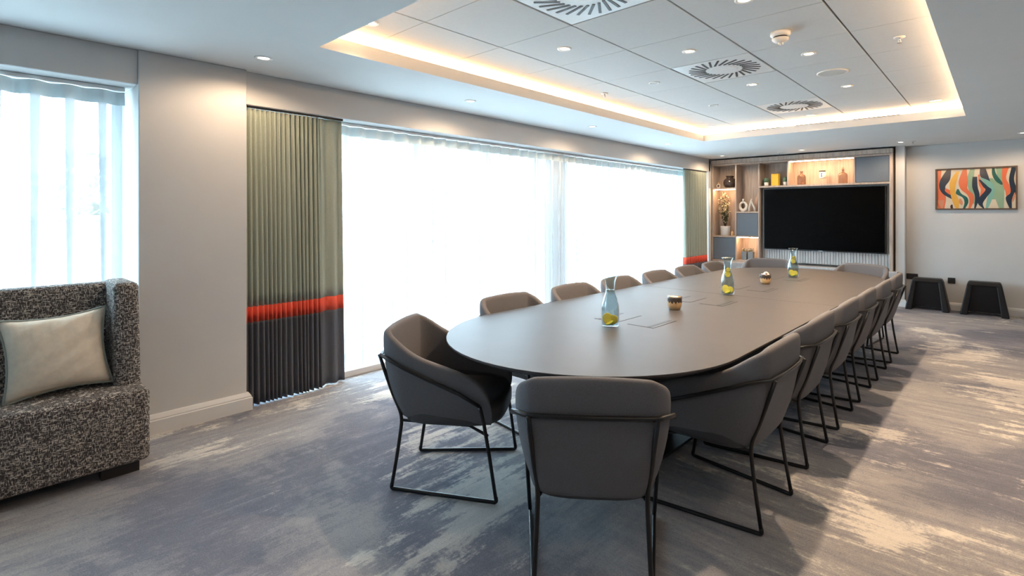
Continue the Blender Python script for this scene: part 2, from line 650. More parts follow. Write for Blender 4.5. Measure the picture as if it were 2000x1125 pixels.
# ------------------------------------------------------------------ outside
tag(bx(-45, -4.75, -30, 45, -.25, -.10).build('paving', M['paving']), label='pale paved ground outside the windows', cat='ground', kind='stuff')
gw = empty('garden_wall', (-9.2, 0, -.098), 0, 'pale brick garden wall outside behind the sofa window', 'wall')
brick = bpy.data.materials.new('pale_brick')
brick.use_nodes = True
_b = brick.node_tree.nodes.new('ShaderNodeTexBrick')
_b.inputs['Color1'].default_value = (.36, .31, .29, 1)
_b.inputs['Color2'].default_value = (.28, .25, .24, 1)
_b.inputs['Mortar'].default_value = (.55, .53, .5, 1)
_b.inputs['Scale'].default_value = 4.5
_t = brick.node_tree.nodes.new('ShaderNodeTexCoord')
_m = brick.node_tree.nodes.new('ShaderNodeMapping')
_m.inputs['Rotation'].default_value = (PI / 2, 0, PI / 2)
brick.node_tree.links.new(_t.outputs['Object'], _m.inputs['Vector'])
brick.node_tree.links.new(_m.outputs['Vector'], _b.inputs['Vector'])
brick.node_tree.links.new(_b.outputs['Color'], brick.node_tree.nodes['Principled BSDF'].inputs['Base Color'])
bx(-.12, .12, -9, 3.6, 0, 1.42).build('brick_courses', brick, gw)
bx(-.17, .17, -9, 3.6, 1.42, 1.48).build('coping', M['render'], gw)
for yy, lab in ((4.82, 'slim grey post outside the long window, the nearer one'), (6.63, 'slim grey post outside the long window, the farther one')):
    p = empty('garden_post', (-8, yy, -.1), 0, lab, 'post', 'posts outside the long window')
    bx(-.07, .07, -.07, .07, 0, 1.75).build('post_shaft', M['frame'], p)
    bx(-.1, .1, -.1, .1, 1.75, 1.80).build('post_cap', M['frame'], p)
tr = empty('garden_tree', (-11.5, 1.5, -.1), 0, 'leafy tree outside beyond the garden wall', 'tree')
MB().tube([(0, 0, 0), (.05, 0, 1.0), (0, .05, 1.7)], [.12, .09, .06]).build('trunk', M['stem'], tr)
lf = MB()
for k in range(420):
    a = random.uniform(0, 2 * PI)
    u = random.uniform(-1, 1)
    rr = random.uniform(.35, 1) ** .6
    s = math.sqrt(1 - u * u) * rr
    p = Vector((s * math.cos(a) * .8, s * math.sin(a) * .8, 1.9 + u * rr * .75))
    e1 = Vector((random.uniform(-1, 1), random.uniform(-1, 1), random.uniform(-1, 1))).normalized() * .11
    e2 = Vector((random.uniform(-1, 1), random.uniform(-1, 1), random.uniform(-1, 1))).normalized() * .06
    lf.add([p - e1, p + e2, p + e1, p - e2], [(0, 1, 2, 3)])
tag(lf.build('foliage', M['leaf'], tr), kind='stuff')


# ------------------------------------------------------------------ curtains
def wave_sheet(y0, y1, z0, z1, x, period, amp, rows, fl=0.0, seed=1, sub=8, lean=0.0, jit=.25):
    rnd = random.Random(seed)
    n = max(2, int(round((y1 - y0) / period)))
    ph = [rnd.uniform(-jit, jit) for _ in range(n + 1)]
    am = [amp * rnd.uniform(.75, 1.2) for _ in range(n + 1)]
    R = []
    for i in range(rows + 1):
        t = i / rows
        z = z0 + (z1 - z0) * t
        k = 1 + fl * (1 - t)
        row = []
        for q in range(n * sub + 1):
            s = q / sub
            a = int(min(s, n - 1e-6))
            f_ = s - a
            phs = ph[a] * (1 - f_) + ph[a + 1] * f_
            A = (am[a] * (1 - f_) + am[a + 1] * f_) * k
            drift = math.sin(s * .9 + seed) * .02 * (1 - t) * (1 if fl else .3)
            row.append((x + lean * (1 - t) + A * math.sin(2 * PI * s + phs * (1 + (1 - t))), y0 + (y1 - y0) * s / n + drift * .5, z))
        R.append(row)
    return R


def sheer(label, y0, y1, z0, z1, x, seed):
    root = empty('sheer_curtain', (x, (y0 + y1) / 2, z0), 0, label, 'curtain', 'white sheer curtains')
    inv = Matrix.Translation(root.location).inverted()
    a = MB().grid(wave_sheet(y0, y1, z0, z1 - .085, x, .150, .028, 5, .15, seed)).build('voile', M['sheer'], root)
    b = MB().grid(wave_sheet(y0, y1, z1 - .085, z1, x, .150, .028, 1, 0, seed)).build('heading_tape', M['heading'], root)
    t = bx(x - .016, x + .016, y0, y1, z1 + .004, z1 + .026).build('curtain_track', M['white'], root)
    for o in (a, b, t):
        o.matrix_parent_inverse = inv
    W = wave_sheet(y0, y1, z0, z1 - .085, x, .150, .028, 5, .15, seed)
    n_ = (len(W[0]) - 1) // 8
    rnd = random.Random(seed)
    for k in range(n_):
        if rnd.random() < .25:
            continue
        q = k * 8 + 2
        w_ = rnd.uniform(.004, .012)
        # ribbons of denser cloth added to draw the shaded folds, narrowing towards the hem
        W5 = [(w_ * (.5 + 1.5 * i / (len(W) - 1)), r[q]) for i, r in enumerate(W)]
        p = MB().grid([[(c[0] + .006, c[1] - v, c[2]), (c[0] + .014, c[1], c[2]), (c[0] + .006, c[1] + v, c[2])] for v, c in W5]).build('fold_shade', M['fold_shade'], root)
        p.matrix_parent_inverse = inv


sheer('white sheer curtain hanging behind the tweed sofa', -2.15, .715, .45, 2.185, -4.25, 3)
sheer('white sheer curtain beside the near striped drape', 2.02, 5.22, .065, 2.165, -4.27, 5)
sheer('white sheer curtain beside the far striped drape', 5.24, 8.75, .065, 2.165, -4.27, 8)


def drape(label, panels, z_bands, x, seed):
    y0 = min(p[0] for p in panels)
    y1 = max(p[1] for p in panels)
    root = empty('drape', (x, (y0 + y1) / 2, 0), 0, label, 'curtain', 'sage drapes with a coral band')
    inv = Matrix.Translation(root.location).inverted()
    zt = 2.178
    for k, (a, b, per, amp, dx, lean) in enumerate(panels):
        full = wave_sheet(a, b, .012, zt, x + dx, per, amp, 30, .35, seed + k, 8, lean, .5)

        def cut(z0, z1):
            out = []
            N_ = len(full) - 1
            zs = [z0] + [full[i][0][2] for i in range(N_ + 1) if z0 + .01 < full[i][0][2] < z1 - .01] + [z1]
            for z in zs:
                t = (z - .012) / (zt - .012) * N_
                i = min(int(t), N_ - 1)
                f_ = t - i
                out.append([tuple(full[i][q][m] * (1 - f_) + full[i + 1][q][m] * f_ for m in range(3)) for q in range(len(full[0]))])
            return out
        za, zb = z_bands
        for nm, mt, z0, z1 in (('charcoal_hem', 'navy', .012, za), ('coral_band', 'orange', za, zb), ('sage_body', 'green', zb, zt)):
            o = MB().grid(cut(z0, z1)).build(nm, M[mt], root, solid=.004)
            o.matrix_parent_inverse = inv
    o = bx(x - .012, x + .012, y0, y1, zt + .002, zt + .016).build('curtain_track', M['steel'], root)
    o.matrix_parent_inverse = inv


drape('sage drape with coral band and charcoal hem beside the pillar, nearest the sofa',
      [(1.380, 1.925, .034, .019, 0, .055), (1.930, 2.135, .20, .020, -.02, .03)], (.612, .725), -4.145, 11)
drape('sage drape with coral band beside the media wall', [(8.36, 9.27, .065, .026, 0, .02)], (.525, .645), -4.145, 31)


# ------------------------------------------------------------------ ceiling fittings
def downlight(x, y, z, watts, label, lit=True, r=.042, cone=166, group='ceiling downlights'):
    root = empty('downlight', (x, y, z), 0, label, 'light', group)
    MB().lathe([(r * .78, .004), (r * .80, -.002), (r, -.006), (r * 1.28, -.004), (r * 1.30, .001)], 20).build('trim_ring', M['white'], root)
    MB().lathe([(0.0001, -.001), (r * .78, -.001), (r * .78, .003), (.0001, .003)], 20, smooth=False).build('lens', M['lens'] if lit else M['offwhite'], root)
    if watts:
        d = bpy.data.lights.new('downlight_lamp', 'SPOT')
        d.energy = watts
        d.color = WARM
        d.spot_size = math.radians(cone)
        d.spot_blend = .45 if cone > 140 else .6
        d.shadow_soft_size = .03
        o = bpy.data.objects.new('lamp', d)
        col.objects.link(o)
        o.parent = root
        o.location = (0, 0, -.02)
    return root


ORD = ['first', 'second', 'third', 'fourth', 'fifth', 'sixth']
for k, (x, y) in enumerate(((-3.66, 1.34), (-3.63, 3.09), (-3.61, 4.94), (-3.67, 6.89), (-3.69, 8.93))):
    downlight(x, y, ZC, EDGE_W, '%s downlight along the window side, counting from the sofa' % ORD[k])
for k, (x, y) in enumerate(((-2.40, 8.97), (-1.07, 8.92), (.22, 8.92))):
    downlight(x, y, ZC, EDGE_W, ['downlight in front of the media wall above the screen', 'downlight above the right end of the media wall', 'downlight in front of the abstract picture'][k])
for k, y in enumerate((.2, 1.6, 3.2, 4.95, 6.9)):
    downlight(.30, y, ZC, EDGE_W * .55, '%s downlight over the open carpet right of the ceiling tray, counting from the camera' % ORD[k], group='downlights right of the tray')
TL = [(-2.36, 2.89, 1, 'tray downlight over the near left of the table'), (-1.71, 3.54, 1, 'tray downlight beside the middle air diffuser, on its near side'),
      (-1.07, 4.18, 1, 'tray downlight between the smoke detector and the round speaker'), (-2.36, 4.18, 0, 'unlit round fitting in the tray, nearer of two on the window side'),
      (-1.71, 4.83, 1, 'tray downlight between the middle and far air diffusers'), (-1.07, 5.47, 1, 'tray downlight beyond the round speaker'),
      (-2.36, 5.47, 0, 'unlit round fitting in the tray, farther of two on the window side'), (-.51, 6.78, 1, 'tray downlight in the far right corner of the tray'),
      (-1.71, 6.78, 1, 'tray downlight beyond the far air diffuser'), (-2.94, 6.78, 1, 'tray downlight in the far left corner of the tray'),
      (-2.95, 1.70, 1, 'tray downlight in the near left corner of the tray'), (-1.07, 2.89, 1, 'tray downlight over the near right of the table')]
for x, y, lit, lab in TL:
    k_ = 2.6 if abs(x + 1.07) < .01 else 1.0 if abs(x + 2.36) < .01 else .3
    downlight(x, y, ZT, TRAY_W * k_ if lit else 0, lab, bool(lit), r=.040, cone=125)

cv = empty('cove_light', ((TX0 + TX1) / 2, (TY0 + TY1) / 2, ZC + .1), 0, 'warm glowing strip running around the recessed ceiling tray', 'light')
inv = Matrix.Translation(cv.location).inverted()
for (x0, x1, y0, y1) in ((TX0 - CO, TX0 - CO + .008, TY0 - CO, TY1 + CO), (TX1 + CO - .008, TX1 + CO, TY0 - CO, TY1 + CO),
                         (TX0 - CO + .008, TX1 + CO - .008, TY0 - CO, TY0 - CO + .008), (TX0 - CO + .008, TX1 + CO - .008, TY1 + CO - .008, TY1 + CO)):
    o = bx(x0, x1, y0, y1, ZC + .092, ZT - .006).build('led_strip', M['led'], cv)
    o.matrix_parent_inverse = inv


def diffuser(x, y, label):
    root = empty('air_diffuser', (x, y, ZT), 0, label, 'vent', 'swirl air diffusers')
    h = .313
    bx(-h, h, -h, h, 0, .012).build('face_plate', M['white'], root, bevel=.002, seg=1)
    n = 26
    me = None
    for k in range(n):
        a = 2 * PI * k / n
        if me is None:
            o = bx(.135, .285, -.0085, .0085, -.0025, .0005).build('slot', M['black'], root)
            me = o.data
        else:
            o = bpy.data.objects.new('slot', me)
            col.objects.link(o)
            o.parent = root
        # each slot is turned a little off the radius, the swirl of the outlet
        o.matrix_local = Matrix.Rotation(a, 4, 'Z') @ Matrix.Translation((.21, 0, 0)) @ Matrix.Rotation(.45, 4, 'Z') @ Matrix.Translation((-.21, 0, 0))
    MB().lathe([(.0001, -.003), (.105, -.003), (.11, 0)], 28, smooth=False).build('hub_plate', M['white'], root)


xc = (XL[1] + XL[2]) / 2
diffuser(xc, (YL[0] + YL[1]) / 2, 'square swirl air diffuser nearest the camera, cut by the top of the picture')
diffuser(xc, (YL[3] + YL[4]) / 2, 'square swirl air diffuser in the middle of the ceiling tray')
diffuser(xc, (YL[6] + YL[7]) / 2, 'square swirl air diffuser at the far end of the ceiling tray')

sd = empty('smoke_detector', (-1.085, 3.57, ZT), 0, 'white domed smoke detector on the ceiling tray', 'detector')
MB().lathe([(.062, 0), (.062, -.018), (.056, -.024), (.052, -.03)], 24).build('base_ring', M['white'], sd)
MB().lathe([(.044, -.030), (.044, -.040)], 24).build('vent_gap', M['black'], sd)
MB().lathe([(.052, -.040), (.050, -.050), (.036, -.062), (.020, -.068), (.0001, -.070)], 24).build('dome', M['white'], sd)
for k in range(3):
    a = 2 * PI * k / 3
    bx(-.004, .004, -.004, .004, -.082, -.062).build('prong', M['white'], sd).location = (.014 * math.cos(a), .014 * math.sin(a), 0)
sp = empty('ceiling_speaker', (-1.06, 4.86, ZT), 0, 'round cream ceiling speaker with a flat grille', 'speaker')
MB().lathe([(.118, 0), (.118, -.006), (.104, -.009), (.100, -.005)], 32).build('bezel', M['white'], sp)
MB().lathe([(.0001, -.007), (.100, -.007)], 32, caps=False).build('grille', M['offwhite'], sp)


def sprinkler(x, y, z, label):
    root = empty('sprinkler', (x, y, z), 0, label, 'sprinkler', 'fire sprinklers')
    MB().lathe([(.034, 0), (.033, -.005), (.014, -.008)], 20).build('escutcheon', M['white'], root)
    MB().lathe([(.007, -.006), (.007, -.030)], 10).build('stem', M['silver'], root)
    MB().lathe([(.0001, -.040), (.014, -.040), (.014, -.038), (.0001, -.038)], 14, smooth=False).build('deflector', M['silver'], root)
    for s in (-1, 1):
        MB().tube([(s * .006, 0, -.020), (s * .010, 0, -.030), (s * .003, 0, -.040)], .0018, 6).build('yoke_arm', M['silver'], root)


sprinkler(-2.935, 4.22, ZT, 'fire sprinkler in the tray on the window side')
sprinkler(-.51, 4.19, ZT, 'fire sprinkler in the tray on the right side')
sprinkler(-.93, 8.93, ZC, 'fire sprinkler near the end of the media wall')
sprinkler(-2.78, 9.1, ZC, 'fire sprinkler above the media wall')

# ------------------------------------------------------------------ sofa and pillow
sf = empty('sofa', (-3.8, -.2, 0), 0, 'high-backed sofa in speckled grey tweed under the left window', 'sofa')
inv = Matrix.Translation(sf.location).inverted()


def sp_(name, m, b, bev=.03, seg=4):
    o = b.build(name, m, sf, bevel=bev, seg=seg)
    for p in o.data.polygons:
        p.use_smooth = True
    o.matrix_parent_inverse = inv
    return o


sp_('seat', M['tweed'], bx(-4.02, -3.485, -1.4, .700, .065, .452), .028)
sp_('backrest', M['tweed'], bx(-4.05, -3.935, -1.4, .690, .30, 1.000), .028)
# wing: leaning slab at the end
wg = MB()
vs = [(-4.04, .575, .43), (-3.640, .575, .43), (-3.640, .690, .43), (-4.04, .690, .43), (-4.04, .575, 1.012), (-3.700, .575, 1.012), (-3.700, .690, 1.012), (-4.04, .690, 1.012)]
wg.add(vs, [(0, 3, 2, 1), (4, 5, 6, 7), (0, 1, 5, 4), (1, 2, 6, 5), (2, 3, 7, 6), (3, 0, 4, 7)])
sp_('wing', M['tweed'], wg, .028)
for y in (-1.3, .56):
    o = bx(-3.62, -3.54, y - .06, y + .10, 0, .067).build('foot', M['plinth'], sf)
    o.matrix_parent_inverse = inv
    o = bx(-4.0, -3.92, y - .06, y + .10, 0, .067).build('foot', M['plinth'], sf)
    o.matrix_parent_inverse = inv

pl = empty('cushion', (-3.755, .352, .453), 0, 'square cream linen cushion with grey piping on the sofa', 'cushion')
pm = MB()
n = 18
W_, H_, T_ = .214, .212, .080


def pil(u, v, side):
    e = (1 - abs(u) ** 2.6) * (1 - abs(v) ** 2.6)
    pinch = 1 - .13 * (1 - abs(u) ** 2) * abs(v) ** 3
    pinch2 = 1 - .13 * (1 - abs(v) ** 2) * abs(u) ** 3
    wr = .006 * math.sin(u * 17 + v * 3) * max(0, v) + .004 * math.sin(v * 14 - u * 9)
    return Vector((side * (T_ * max(e, 0) ** .55 + wr * min(1, e * 4)), u * W_ * pinch2, v * H_ * pinch))


for side in (1, -1):
    rows = [[pil(-1 + 2 * i / n, -1 + 2 * j / n, side) for i in range(n + 1)] for j in range(n + 1)]
    pm.grid(rows)
tilt = Matrix.Translation((0, 0, .212)) @ Matrix.Rotation(-.22, 4, 'Y') @ Matrix.Rotation(.05, 4, 'X')
po = pm.build('cover', M['pillow'], pl, fix=True)
po.matrix_local = tilt
loop = [pil(-1 + 2 * i / n, -1, 0) for i in range(n)] + [pil(1, -1 + 2 * i / n, 0) for i in range(n)] + [pil(1 - 2 * i / n, 1, 0) for i in range(n)] + [pil(-1, 1 - 2 * i / n, 0) for i in range(n)]
pp = MB().tube(loop, .0065, 7, closed=True).build('piping', M['piping'], pl)
pp.matrix_local = tilt

# ------------------------------------------------------------------ meeting table
TA = 0.0150
TZ = .735
tc_ = Vector((-1.708, 4.203, 0))
tb = empty('meeting_table', tuple(tc_), -TA, 'long dark meeting table with rounded ends in the middle of the room', 'table')
R_ = .825
HL = 4.203 - 1.565 - R_


def stadium(r, hl, n=28):
    pts = []
    for k in range(n + 1):
        a = -PI + PI * k / n
        pts.append((r * math.cos(a), -hl + r * math.sin(a)))
    for k in range(n + 1):
        a = PI * k / n
        pts.append((r * math.cos(a), hl + r * math.sin(a)))
    return pts


def half(pts, sign):
    """keep the half of the outline on one side of the seam"""
    q = [p for p in pts if p[1] * sign > 0]
    g_ = .0012 * sign
    if sign < 0:
        return q + [(R_s, g_), (-R_s, g_)]
    return q + [(-R_s, g_), (R_s, g_)]


for sgn in (-1, 1):
    R_s = R_
    full = stadium(R_, HL)
    pts = half(full, sgn)
    o = MB().prism(pts, TZ - .010, TZ, smooth=False).build('tabletop', M['table'], tb, bevel=.0015, seg=1)
    # undercut edge: top of the bevel meets the top, bottom pulled inwards
    R_s = R_ - .001
    p1 = half(stadium(R_ - .001, HL), sgn)
    R_s = R_ - .05
    p2 = half(stadium(R_ - .05, HL), sgn)
    m = MB()
    nn = len(p1)
    m.add([(x, y, TZ - .0102) for x, y in p1] + [(x, y, TZ - .034) for x, y in p2],
          [tuple(range(nn)), tuple(range(2 * nn - 1, nn - 1, -1))] + [(i, i + nn, (i + 1) % nn + nn, (i + 1) % nn) for i in range(nn)])
    m.build('bevelled_edge', M['tedge'], tb, fix=True)
# pedestals: tapered panel feet on a dark plate
for yy in (-1.45, 0.0, 1.45):
    o = MB().prism([(-.17, yy - .60), (.17, yy - .60), (.29, yy - .40), (.29, yy + .40), (.17, yy + .60), (-.17, yy + .60), (-.29, yy + .40), (-.29, yy - .40)], 0, .018).build('base_plate', M['black'], tb, bevel=.003, seg=1)
    m = MB()
    a = [(-.15, yy - .27), (.15, yy - .27), (.15, yy + .27), (-.15, yy + .27)]
    b = [(-.32, yy - .55), (.32, yy - .55), (.32, yy + .55), (-.32, yy + .55)]
    m.add([(x, y, .018) for x, y in a] + [(x, y, TZ - .036) for x, y in b], [(3, 2, 1, 0), (4, 5, 6, 7), (0, 1, 5, 4), (1, 2, 6, 5), (2, 3, 7, 6), (3, 0, 4, 7)])
    m.build('pedestal', M['black'], tb, bevel=.01, seg=2)
# flush power flaps in pairs
for yc in (-1.385, -.42, .50, 1.45):
    for s in (-1, 1):
        x0, x1 = sorted((s * .035, s * .215))
        bx(x0, x1, yc - .14, yc + .14, TZ - .002, TZ + .0006).build('flap_surround', M['black'], tb)
        fl = bx(x0 + .004, x1 - .004, yc - .136, yc + .136, TZ - .001, TZ + .0014).build('power_flap', M['table'], tb)
        xa, xb = sorted((s * .165, s * .188))
        bx(xa, xb, yc - .125, yc + .125, TZ, TZ + .0021).build('cable_slot', M['black'], fl)

# ------------------------------------------------------------------ tub chairs
CT = .825
ST = [(.292, .540, .425), (.300, .527, .500), (.303, .495, .562), (.303, .42, .610), (.302, .29, .655), (.298, .18, .684), (.294, .105, .722),
      (.286, .036, .772), (.262, -.014, .796), (.230, -.041, .812), (.212, -.0455, .8155), (.12, -.052, .822), (0, -.055, .825)]
ST = ST + [(-x, y, z) for x, y, z in reversed(ST[:-1])]
ZB = .350


def shell_pt(k, t, off=0.0):
    """outer skin of the tub at station k, height fraction t"""
    x, y, zt = ST[k]
    z = ZB + (zt - ZB) * t
    ins = max(0, 1 - t) ** 2.3
    fx = 1 - .24 * ins
    yb = y + (.085 * ins if y < .1 else .085 * ins * max(0, (.3 - y) / .2) if y < .3 else -.02 * ins * (y - .3) / .24)
    return Vector((x * fx, yb, z))


def make_chair():
    root = empty('tub_chair', (0, 0, 0), 0, '', 'chair', 'grey tub chairs around the meeting table')
    ns = len(ST)
    # inward normals in plan
    nor = []
    for k in range(ns):
        a = Vector(ST[max(k - 1, 0)][:2])
        b = Vector(ST[min(k + 1, ns - 1)][:2])
        d = (b - a).normalized()
        nor.append(Vector((-d.y, d.x, 0)))
    if nor[ns // 2].y < 0:
        nor = [-q for q in nor]
    TH = .046
    rows = []
    for t in (0, .07, .18, .34, .55, .78, .93, .985):
        rows.append([shell_pt(k, t) + (nor[k] * .004 if t > .95 else Vector()) for k in range(ns)])
    top = []
    for fr, dz in ((.30, 0.002), (.70, 0.002)):
        top.append([shell_pt(k, 1) + nor[k] * TH * fr + Vector((0, 0, dz)) for k in range(ns)])
    rows += top
    for t in (.985, .90, .6, .3):
        rr = []
        for k in range(ns):
            q = shell_pt(k, t)
            p1 = shell_pt(k, 1)
            z = .40 + (ST[k][2] - .40) * t if True else q.z
            rr.append(Vector((p1.x, p1.y, 0)) * 1.0 + nor[k] * (TH - .002 + .012 * (1 - t)) + Vector((0, 0, z)))
        rows.append(rr)
    m = MB().grid(rows)
    nr = len(rows)
    # close the front ends of the arms
    m.f.append(tuple(i * ns for i in range(nr)))
    m.f.append(tuple(i * ns + ns - 1 for i in reversed(range(nr))))
    m.m += [0, 0]
    m.s += [True, True]
    # underside
    m.f.append(tuple(range(ns)))
    m.m.append(0)
    m.s.append(False)
    m.build('shell', M['fabric'], root, subsurf=1, fix=True)
    # seat cushion
    s = MB()
    out = []
    for k in range(40):
        a = 2 * PI * k / 40
        ca, sa = math.cos(a), math.sin(a)
        px = .250 * (abs(ca) ** .55) * (1 if ca > 0 else -1)
        py = .30 + .265 * (abs(sa) ** .55) * (1 if sa > 0 else -1)
        out.append((px, py))
    lv = [(.345, .90), (.352, .97), (.375, 1.0), (.425, 1.0), (.452, .96), (.462, .86), (.466, .5)]
    s.grid([[(x * k, .30 + (y - .30) * k, z) for x, y in out] for z, k in lv], closed=True)
    s.f += [tuple(reversed(range(40))), tuple(range(6 * 40, 7 * 40))]
    s.m += [0, 0]
    s.s += [True, True]
    s.build('seat', M['seat'], root, fix=True)
    r = .0092
    for sx in (1, -1):
        MB().tube(fillet([(sx * .311, .478, .476), (sx * .308, .497, .40), (sx * .298, .520, .25), (sx * .288, .553, .02)], .03), r).build('leg', M['steel'], root)
        MB().tube(fillet([(sx * .224, -.061, .690), (sx * .212, .000, .50), (sx * .200, .052, .372), (sx * .206, .030, .20), (sx * .213, .000, .02)], .05), r).build('leg', M['steel'], root)
        MB().tube(fillet([(sx * .288, .5525, .034), (sx * .2878, .556, .0095), (sx * .213, -.003, .0095), (sx * .213, .000, .034)], .022), r).build('runner', M['steel'], root)
        MB().tube([(sx * .200, .050, .352), (sx * .18, .16, .338), (sx * .20, .40, .338), (sx * .300, .514, .335)], r * .8).build('brace', M['steel'], root)
    rail = [(.311, .478, .476), (.3115, .38, .531), (.3105, .24, .588), (.304, .10, .645), (.2935, .03, .676), (.264, -.018, .688), (.232, -.048, .690), (.12, -.059, .692)]
    rail = rail + [(0, -.062, .692)] + [(-x, y, z) for x, y, z in reversed(rail)]
    MB().tube(rail, r).build('rail', M['steel'], root)
    return root


proto = make_chair()
used = [False]


def chair(x, y, fx, fy, label):
    """x, y: midpoint between the rear feet; fx, fy: facing"""
    o = proto if not used[0] else copy_tree(proto)
    used[0] = True
    o.location = (x, y, 0)
    o.rotation_euler = (0, 0, math.atan2(-fx, fy))
    o['label'] = label
    return o


chair(-1.099, 1.504, -.595, .804, 'grey tub chair nearest the camera, its back turned, at the near end of the table')
chair(-2.445, 1.632, .816, .578, 'grey tub chair seen side-on at the near left of the table, closest to the sofa')
RYS = (2.52, 3.29, 3.98, 4.633, 5.31, 6.00)
RXS = (-.780, -.795, -.790, -.785, -.775, -.770)
for k in range(6):
    chair(RXS[k], RYS[k], -1, 0, '%s grey tub chair along the right long side of the table, counting from the camera' % ORD[k])
LYS = (2.62, 3.36, 4.03, 4.73, 5.40, 6.06)
for k in range(6):
    chair(-2.665 + .008 * k, LYS[k], 1, 0, '%s grey tub chair along the window side of the table, counting from the camera' % ORD[k])
chair(-2.275, 6.955, .22, -.975, 'left one of the two grey tub chairs at the far end of the table')
chair(-1.195, 6.945, -.25, -.968, 'right one of the two grey tub chairs at the far end of the table')


# ------------------------------------------------------------------ things on the table
def lemon(loc, rot, label, r=.032, lime=False):
    o = empty('lemon_slice', loc, 0, label, 'lemon slice', 'citrus slices in the carafes')
    o.rotation_euler = rot
    MB().lathe([(r * .9, -.003), (r, -.0015), (r, .0015), (r * .9, .003)], 18).build('rind', M['lime' if lime else 'rind'], o)
    MB().lathe([(.0001, -.0034), (r * .86, -.0034), (r * .86, .0034), (.0001, .0034)], 18, smooth=False).build('flesh', M['lemon'], o)


def carafe(x, y, where, neck):
    root = empty('carafe', (x, y, TZ + .0015), 0, 'clear glass water carafe with lemon slices, %s' % where, 'carafe', 'glass carafes on the table')
    outer = [(.046, 0), (.052, .006), (.054, .03), (.054, .10), (.050, .13), (.040, .165), (.030, .195), (.0265, .22), (.0275, .25), (.034, .280), (.043, .298), (.045, .302)]
    inner = [(.0425, .300), (.032, .280), (.0250, .25), (.0240, .22), (.0275, .195), (.0375, .165), (.0475, .13), (.0515, .10), (.0515, .03), (.048, .010), (.0001, .008)]
    MB().lathe([(.0001, 0)] + outer + inner, 28).build('glass_body', M['glass'], root)
    MB().lathe([(.0001, .010), (.047, .011), (.0508, .03), (.0508, .10), (.0468, .13), (.0368, .165), (.0268, .195), (.0234, .215), (.0001, .216)], 24).build('water', M['water'], root)
    MB().lathe([(.043, .2995), (.0462, .3005), (.0462, .3035), (.043, .3045)], 28).build('rim', M['silver'] if False else M['glass'], root)
    z = TZ
    lab = '%%s in the carafe %s' % where
    lemon((x - .012, y - .012, z + .046), (1.25, .25, .75), lab % 'upright lemon slice low', .033)
    lemon((x + .018, y + .006, z + .040), (1.2, -.5, .4), lab % 'smaller tilted lemon slice low', .028)
    lemon((x - .004, y + .020, z + .030), (.5, .5, 0), lab % 'larger green-rimmed slice on the bottom', .030, True)
    lemon((x + .010, y - .022, z + .024), (.35, -.3, 0), lab % 'smaller green-rimmed slice on the bottom', .026, True)
    if neck:
        lemon((x, y, z + .168), (1.35, .35, .75), lab % 'lemon slice floating below the neck', .026)
        lemon((x + .004, y + .002, z + .205), (1.5, -.2, .6), lab % 'small lemon slice in the neck', .017)


carafe(-1.74, 2.562, 'nearest the camera', False)
carafe(-1.698, 4.217, 'at the middle of the table', True)
carafe(-1.648, 5.845, 'farthest, nearest the screen', True)


def pot(x, y, label, heap):
    root = empty('glazed_pot', (x, y, TZ), 0, label, 'pot', 'glazed pots on the table')
    MB().lathe([(.030, 0), (.036, .003), (.046, .022), (.049, .050), (.048, .082), (.046, .088), (.043, .088), (.043, .070), (.0001, .068)], 28).build('pot_body', M['tan'], root)
    # dark glaze running down from the rim
    d = MB()
    n_ = 40
    rows = []
    dr = [.060 - .022 * (math.sin(k * 2.1) * .5 + .5) * (.4 + .6 * random.random()) for k in range(n_)]
    for i in range(4):
        t = i / 3
        rows.append([((.0498 - .0006 * t) * math.cos(2 * PI * k / n_), (.0498 - .0006 * t) * math.sin(2 * PI * k / n_), dr[k] * (1 - t) + .090 * t) for k in range(n_)])
    rows.append([(.0425 * math.cos(2 * PI * k / n_), .0425 * math.sin(2 * PI * k / n_), .090) for k in range(n_)])
    d.grid(rows, closed=True)
    d.build('dark_glaze', M['drip'], root)
    s = MB()
    cnt = 46 if heap else 26
    for k in range(cnt):
        a = random.uniform(0, 2 * PI)
        q = math.sqrt(random.random()) * .038
        zz = .072 + (.040 * (1 - (q / .040) ** 2) * random.uniform(.6, 1) if heap else random.uniform(0, .014))
        rr = random.uniform(.006, .0095)
        s.lathe([(.0001, -rr), (rr * .75, -rr * .6), (rr, 0), (rr * .75, rr * .6), (.0001, rr)], 7, (q * math.cos(a), q * math.sin(a), zz))
    tag(s.build('sweets', M['sweet'], root), kind='stuff')


pot(-1.71, 3.315, 'small tan pot with dark dripping glaze, the nearer one on the table', False)
pot(-1.688, 5.108, 'small tan pot heaped with white sweets, the farther one on the table', True)

# ------------------------------------------------------------------ media wall
FY = 9.40
DY = .30
mu = empty('media_unit', (-2.64, FY + .1, 0), 0, 'fitted grey oak media wall with niches, fabric doors and a bench', 'media unit')
inv = Matrix.Translation(mu.location).inverted()


def mp_(name, m, b, bev=.0025, par=None):
    o = b.build(name, M[m], par or mu, bevel=bev, seg=1)
    if par is None:
        o.matrix_parent_inverse = inv
    return o


XA, XB, XC_, XD = -4.085, -3.633, -3.222, -1.225
t = .024
mp_('back_panel', 'oak', bx(XA, XD, FY + DY, FY + DY + .02, .05, 2.40))
mp_('crown', 'oak', bx(XA, XD, FY - .035, FY + DY, 2.335, 2.405))
mp_('top_rail', 'oak', bx(XA + .0, XD, FY, FY + DY, 2.303, 2.333))
for x0, x1 in ((XA, XA + t), (XB - t / 2, XB + t / 2), (XC_ - t / 2, XC_ + t / 2)):
    mp_('upright', 'oak', bx(x0, x1, FY, FY + DY, .53, 2.302))
mp_('upright', 'oak', bx(XD - .045, XD, FY - .02, FY + DY, .53, 2.302))
